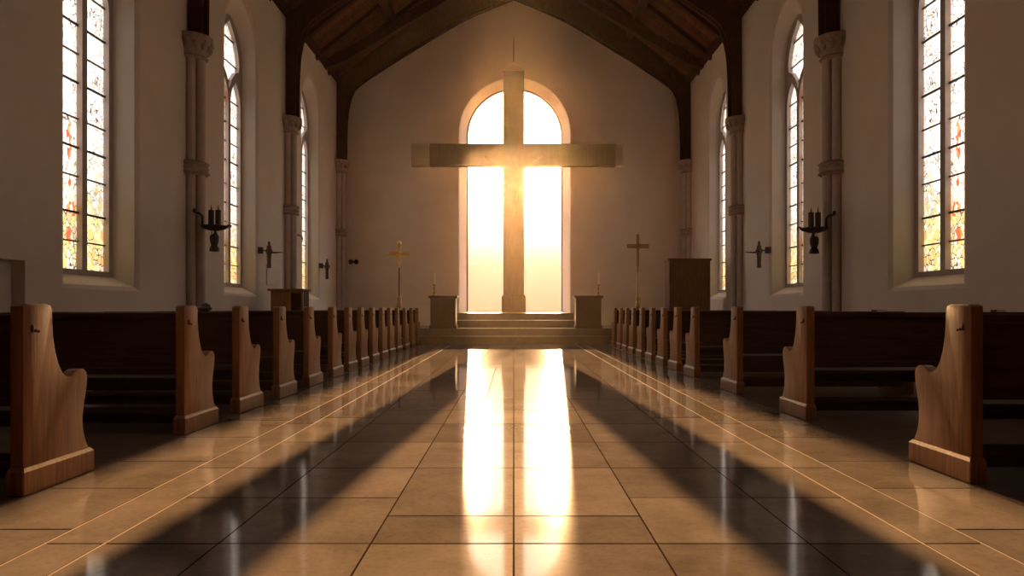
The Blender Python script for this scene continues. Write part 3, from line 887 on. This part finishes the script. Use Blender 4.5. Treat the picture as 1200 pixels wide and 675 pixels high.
# ------------------------------------------------------------------ wall sconces
def sconce(s, x, y, z, wall_y, lab):
    """twin-candle iron bracket carried off a column by an arm; s = side of the nave"""
    t = thing('wall_sconce', lab, 'sconce', (x, y, z), 0, 'twin-candle iron sconces on the nearest columns')
    q = s                                         # towards the wall
    MB().tube([(0.0, 0, 0.0), (q * 0.10, 0.02, 0.03), (q * 0.22, 0.05, 0.02), (q * (abs(WX - abs(x)) - 0.20), wall_y - y, 0.02)], 0.018, 8).build('bracket_arm', M['iron'], t, smooth=50)
    MB().lathe([(0.02, -0.06), (0.10, -0.045), (0.20, -0.01), (0.235, 0.02), (0.235, 0.035), (0.03, 0.02)], seg=20).build('drip_dish', M['iron'], t, smooth=40)
    for k, dx in enumerate((-0.055, 0.065)):
        c = MB().lathe([(0.048, 0.02), (0.048, 0.30), (0.038, 0.31), (0.012, 0.315)], (dx, 0, 0), 14).build('candle_sleeve', M['iron'], t, smooth=40)
        MB().lathe([(0.012, 0.31), (0.016, 0.33), (0.004, 0.40)], (dx, 0, 0), 8).build('candle_tip', M['brass'], c, smooth=40)
    MB().lathe([(0.015, -0.42), (0.085, -0.41), (0.075, -0.35), (0.05, -0.31), (0.072, -0.24), (0.078, -0.16), (0.05, -0.10), (0.035, -0.05)], seg=14).build('pendant_drop', M['iron'], t, smooth=40)
    pts = [(-s * 0.0 + -q * 0.05, 0, -0.01), (q * 0.14, 0, 0.0), (q * 0.21, 0, 0.06), (q * 0.21, 0, 0.2), (q * 0.27, 0, 0.26), (q * 0.36, 0, 0.27)]
    MB().tube(pts, [0.022, 0.024, 0.022, 0.02, 0.018, 0.012], 8).build('scroll_arm', M['iron'], t, smooth=50)
    MB().ball((q * 0.35, 0, 0.30), (0.03, 0.03, 0.04), 10, 8).build('scroll_cup', M['iron'], t, smooth=50)
    MB().tube([(-q * 0.2, 0, 0.02), (-q * 0.26, 0, 0.05), (-q * 0.30, 0, 0.03), (-q * 0.28, 0, 0.0)], 0.016, 8).build('leaf_tip', M['iron'], t, smooth=50)
    tag(MB().ball((0.0, -0.09, -0.09), (0.03, 0.02, 0.035), 10, 8).build('boss', M['pale'], t, smooth=50), 'pale enamel boss')
sconce(-1, -5.22, 12.80, 2.40, 13.0, 'dark iron twin-candle sconce beside the nearest left column')
sconce(1, 5.24, 12.80, 2.36, 13.0, 'dark iron twin-candle sconce beside the nearest right column')
def small_sconce(s, x, y, z, lab, arm, sc_=1.0):
    t = thing('wall_bracket', lab, 'sconce', (x, y, z), 0, 'slender iron candle brackets on the side walls')
    g = abs(WX - abs(x))
    MB().lathe([(0.012, -0.30 * sc_), (0.05, -0.29 * sc_), (0.045, -0.2 * sc_), (0.05, 0.0), (0.075, 0.06), (0.08, 0.10), (0.05, 0.15), (0.055, 0.2)], seg=12).build('holder', M['iron'], t, smooth=40)
    MB().lathe([(0.03, 0.19), (0.03, 0.28), (0.005, 0.31)], (0.0, 0, 0), 10).build('candle_tip', M['iron'], t, smooth=40)
    MB().tube([(0, 0, 0.08), (s * g * 0.5, 0, 0.10), (s * (g + 0.01), 0, 0.10)], 0.016, 8).build('wall_arm', M['iron'], t, smooth=50)
    MB().lathe([(0.02, -0.075), (0.085, -0.07), (0.085, 0.07), (0.02, 0.075)], (s * (g - 0.0) * 0.98, 0, 0.10), 12).build('wall_plate', M['iron'], t, smooth=40)
    if arm:
        MB().tube([(0, 0, 0.06), (arm * 0.14, 0.0, 0.05), (arm * 0.30, 0.02, 0.06)], [0.022, 0.018, 0.008], 8).build('side_spike', M['iron'], t, smooth=50)
small_sconce(-1, -5.50, 16.5, 2.20, 'dark slender candle bracket on the left wall above the lectern', 1)
small_sconce(1, 5.50, 16.45, 2.20, 'dark slender candle bracket on the right wall between window and column', -1)
small_sconce(-1, -5.52, 21.7, 2.16, 'small dark candle bracket on the left wall nearest the end wall', 0.3)
# curled hook on the second left column, little iron box on the end wall
t = thing('curled_hook', 'little reddish curled hook sticking out of the second left column', 'hook', (-5.46, 18.55, 2.70))
MB().tube([(-0.14, 0, 0.14), (0.0, 0, 0.15), (0.09, 0, 0.13), (0.13, 0, 0.06), (0.12, 0, -0.02)], [0.02, 0.022, 0.022, 0.02, 0.012], 8).build('hook_arm', M['brass'], t, smooth=50)
t = thing('wall_lamp', 'small dark twin lamp fixed to the left part of the end wall', 'wall lamp', (-5.22, YE, 2.52))
MB().box(-0.10, 0.10, -0.05, 0.01, -0.035, 0.035).build('bracket', M['iron'], t, bevel=0.01)
for dx in (-0.09, 0.09):
    MB().ball((dx, -0.08, 0), (0.075, 0.07, 0.085), 12, 8).build('lamp_shade', M['iron'], t, smooth=60)


# ------------------------------------------------------------------ added poplar-shaped light blocker, hidden behind the cross, trims the outer sun bands
t = thing('blocker_poplar', 'added poplar-shaped light blocker outside, hidden straight behind the great wooden cross', 'sun_blocker', (0, YE + 30.0, 0))
M['blocker_bark'] = plain('blocker_bark', (0.10, 0.07, 0.05), 0.9, var=0.3, scale=8, bump=0.6)
M['blocker_leaf'] = plain('blocker_leaf', (0.05, 0.08, 0.025), 0.7, var=0.3, scale=4)
MB().tube([(0, 0, 0), (0.03, 0, 3.0), (-0.02, 0.02, 7.0), (0, 0, 12.0)], [0.24, 0.18, 0.15, 0.05], 12).build('blocker_trunk', M['blocker_bark'], t, smooth=60)
m = MB()
rt = random.Random(3)
def blocker_r(z):
    return 0.79 * max(0.0, math.sin(PI * min(1.0, max(0.0, (z - 6.6) / 8.4)) ** 0.8)) ** 0.5  # widest where it keeps sun off the outer near floor
for i in range(5200):
    z = rt.uniform(6.65, 14.9); R_ = blocker_r(z); a = rt.uniform(0, 2 * PI); r = R_ * math.sqrt(rt.uniform(0.0, 1.0))
    c = Vector((r * math.cos(a), r * math.sin(a), z))
    u = Vector((rt.gauss(0, 1), rt.gauss(0, 1), rt.gauss(0, 1))).normalized(); v = u.orthogonal().normalized()
    L = rt.uniform(0.10, 0.17)
    m.add([c - u * L, c + v * L * 0.6, c + u * L, c - v * L * 0.6], [(0, 1, 2, 3)])
m.build('blocker_foliage', M['blocker_leaf'], t, weld=False)['kind'] = 'stuff'
gm = MB().add([(-60, YE + 0.7, -0.3), (60, YE + 0.7, -0.3), (60, YE + 160, -0.3), (-60, YE + 160, -0.3)], [(0, 1, 2, 3)])
tag(gm.build('churchyard_ground', plain('churchyard_grass', (0.16, 0.15, 0.06), 0.9, var=0.3, scale=1.2)), kind='structure')

# ------------------------------------------------------------------ sunlit dust in the air
h = MB().prism([(-WX + 0.001, 0.004), (WX - 0.001, 0.004), (WX - 0.001, EAVE), (0, RIDGE - 0.02), (-WX + 0.001, EAVE)], 'y', YB + 0.05, YE - 0.002).build('haze', M['haze'])
tag(h, 'thin golden haze of sunlit dust filling the nave', 'haze', kind='structure')

# ------------------------------------------------------------------ light: low sun with an added mirrored twin, bright sky
SUN_EL = math.radians(10.2)
AZ = 0.063
def sun(az, strength, name):
    l = bpy.data.lights.new(name, 'SUN'); l.energy = strength; l.angle = math.radians(0.45)
    l.color = (1.0, 0.56, 0.25)
    o = bpy.data.objects.new(name, l); COL.objects.link(o)
    # light comes from +y, low; az tilts it sideways
    d = Vector((math.sin(az), -math.cos(az) * math.cos(SUN_EL), -math.sin(SUN_EL))).normalized()
    o.rotation_euler = d.to_track_quat('-Z', 'Y').to_euler()
    o.location = (-math.sin(az) * 40, 60, 12)
sun(AZ, 25.0, 'low_sun')
sun(-AZ, 25.0, 'added_second_sun')  # second sun, added to split the floor light into stripes

w = bpy.data.worlds.new('sky'); sc.world = w; w.use_nodes = True
nt = w.node_tree
for n_ in list(nt.nodes): nt.nodes.remove(n_)
out = N(nt, 'ShaderNodeOutputWorld'); bg = N(nt, 'ShaderNodeBackground')
tc = N(nt, 'ShaderNodeTexCoord'); sp = N(nt, 'ShaderNodeSeparateXYZ')
nt.links.new(tc.outputs['Generated'], sp.inputs['Vector'])
# elevation: cream haze on the horizon, white above
sun_side = ramp(nt, sp.outputs['Z'], [(0.0, (0.95, 0.64, 0.38)), (0.06, (1.05, 0.78, 0.52)), (0.11, (2.4, 1.95, 1.35)), (0.18, (5.2, 4.6, 3.6)), (0.6, (4.2, 3.9, 3.5))])
far_side = ramp(nt, sp.outputs['Z'], [(0.0, (1.2, 1.05, 0.86)), (0.08, (2.5, 2.27, 2.1)), (0.35, (3.8, 3.5, 3.35)), (1.0, (4.0, 3.7, 3.6))])
dirm = N(nt, 'ShaderNodeMapRange', interpolation_type='SMOOTHSTEP')
dirm.inputs['From Min'].default_value = 0.80; dirm.inputs['From Max'].default_value = 0.97
nt.links.new(sp.outputs['Y'], dirm.inputs['Value'])
mx = N(nt, 'ShaderNodeMix', data_type='RGBA')
nt.links.new(dirm.outputs['Result'], mx.inputs['Factor'])
nt.links.new(far_side, mx.inputs['A']); nt.links.new(sun_side, mx.inputs['B'])
nt.links.new(mx.outputs['Result'], bg.inputs['Color'])
bg.inputs['Strength'].default_value = 1.0
nt.links.new(bg.outputs[0], out.inputs['Surface'])

# ------------------------------------------------------------------ camera and colour
cam = bpy.data.cameras.new('camera'); co = bpy.data.objects.new('camera', cam); COL.objects.link(co)
co.location = (0, 0, HC); co.rotation_euler = (PI / 2, 0, 0)
cam.sensor_width = 36.0; cam.lens = F / 1200 * 36
cam.shift_x = -2.0 / 1200; cam.shift_y = 24.5 / 1200
cam.clip_start = 0.05; cam.clip_end = 300
sc.camera = co
vs_ = sc.view_settings
vs_.view_transform = 'Standard'; vs_.look = 'None'; vs_.gamma = 1.0; vs_.use_curve_mapping = False
vs_.exposure = 0.0
cy = sc.cycles
cy.use_denoising = True
cy.max_bounces = 10; cy.diffuse_bounces = 6; cy.glossy_bounces = 4; cy.volume_bounces = 1; cy.transparent_max_bounces = 12
cy.sample_clamp_indirect = 8.0
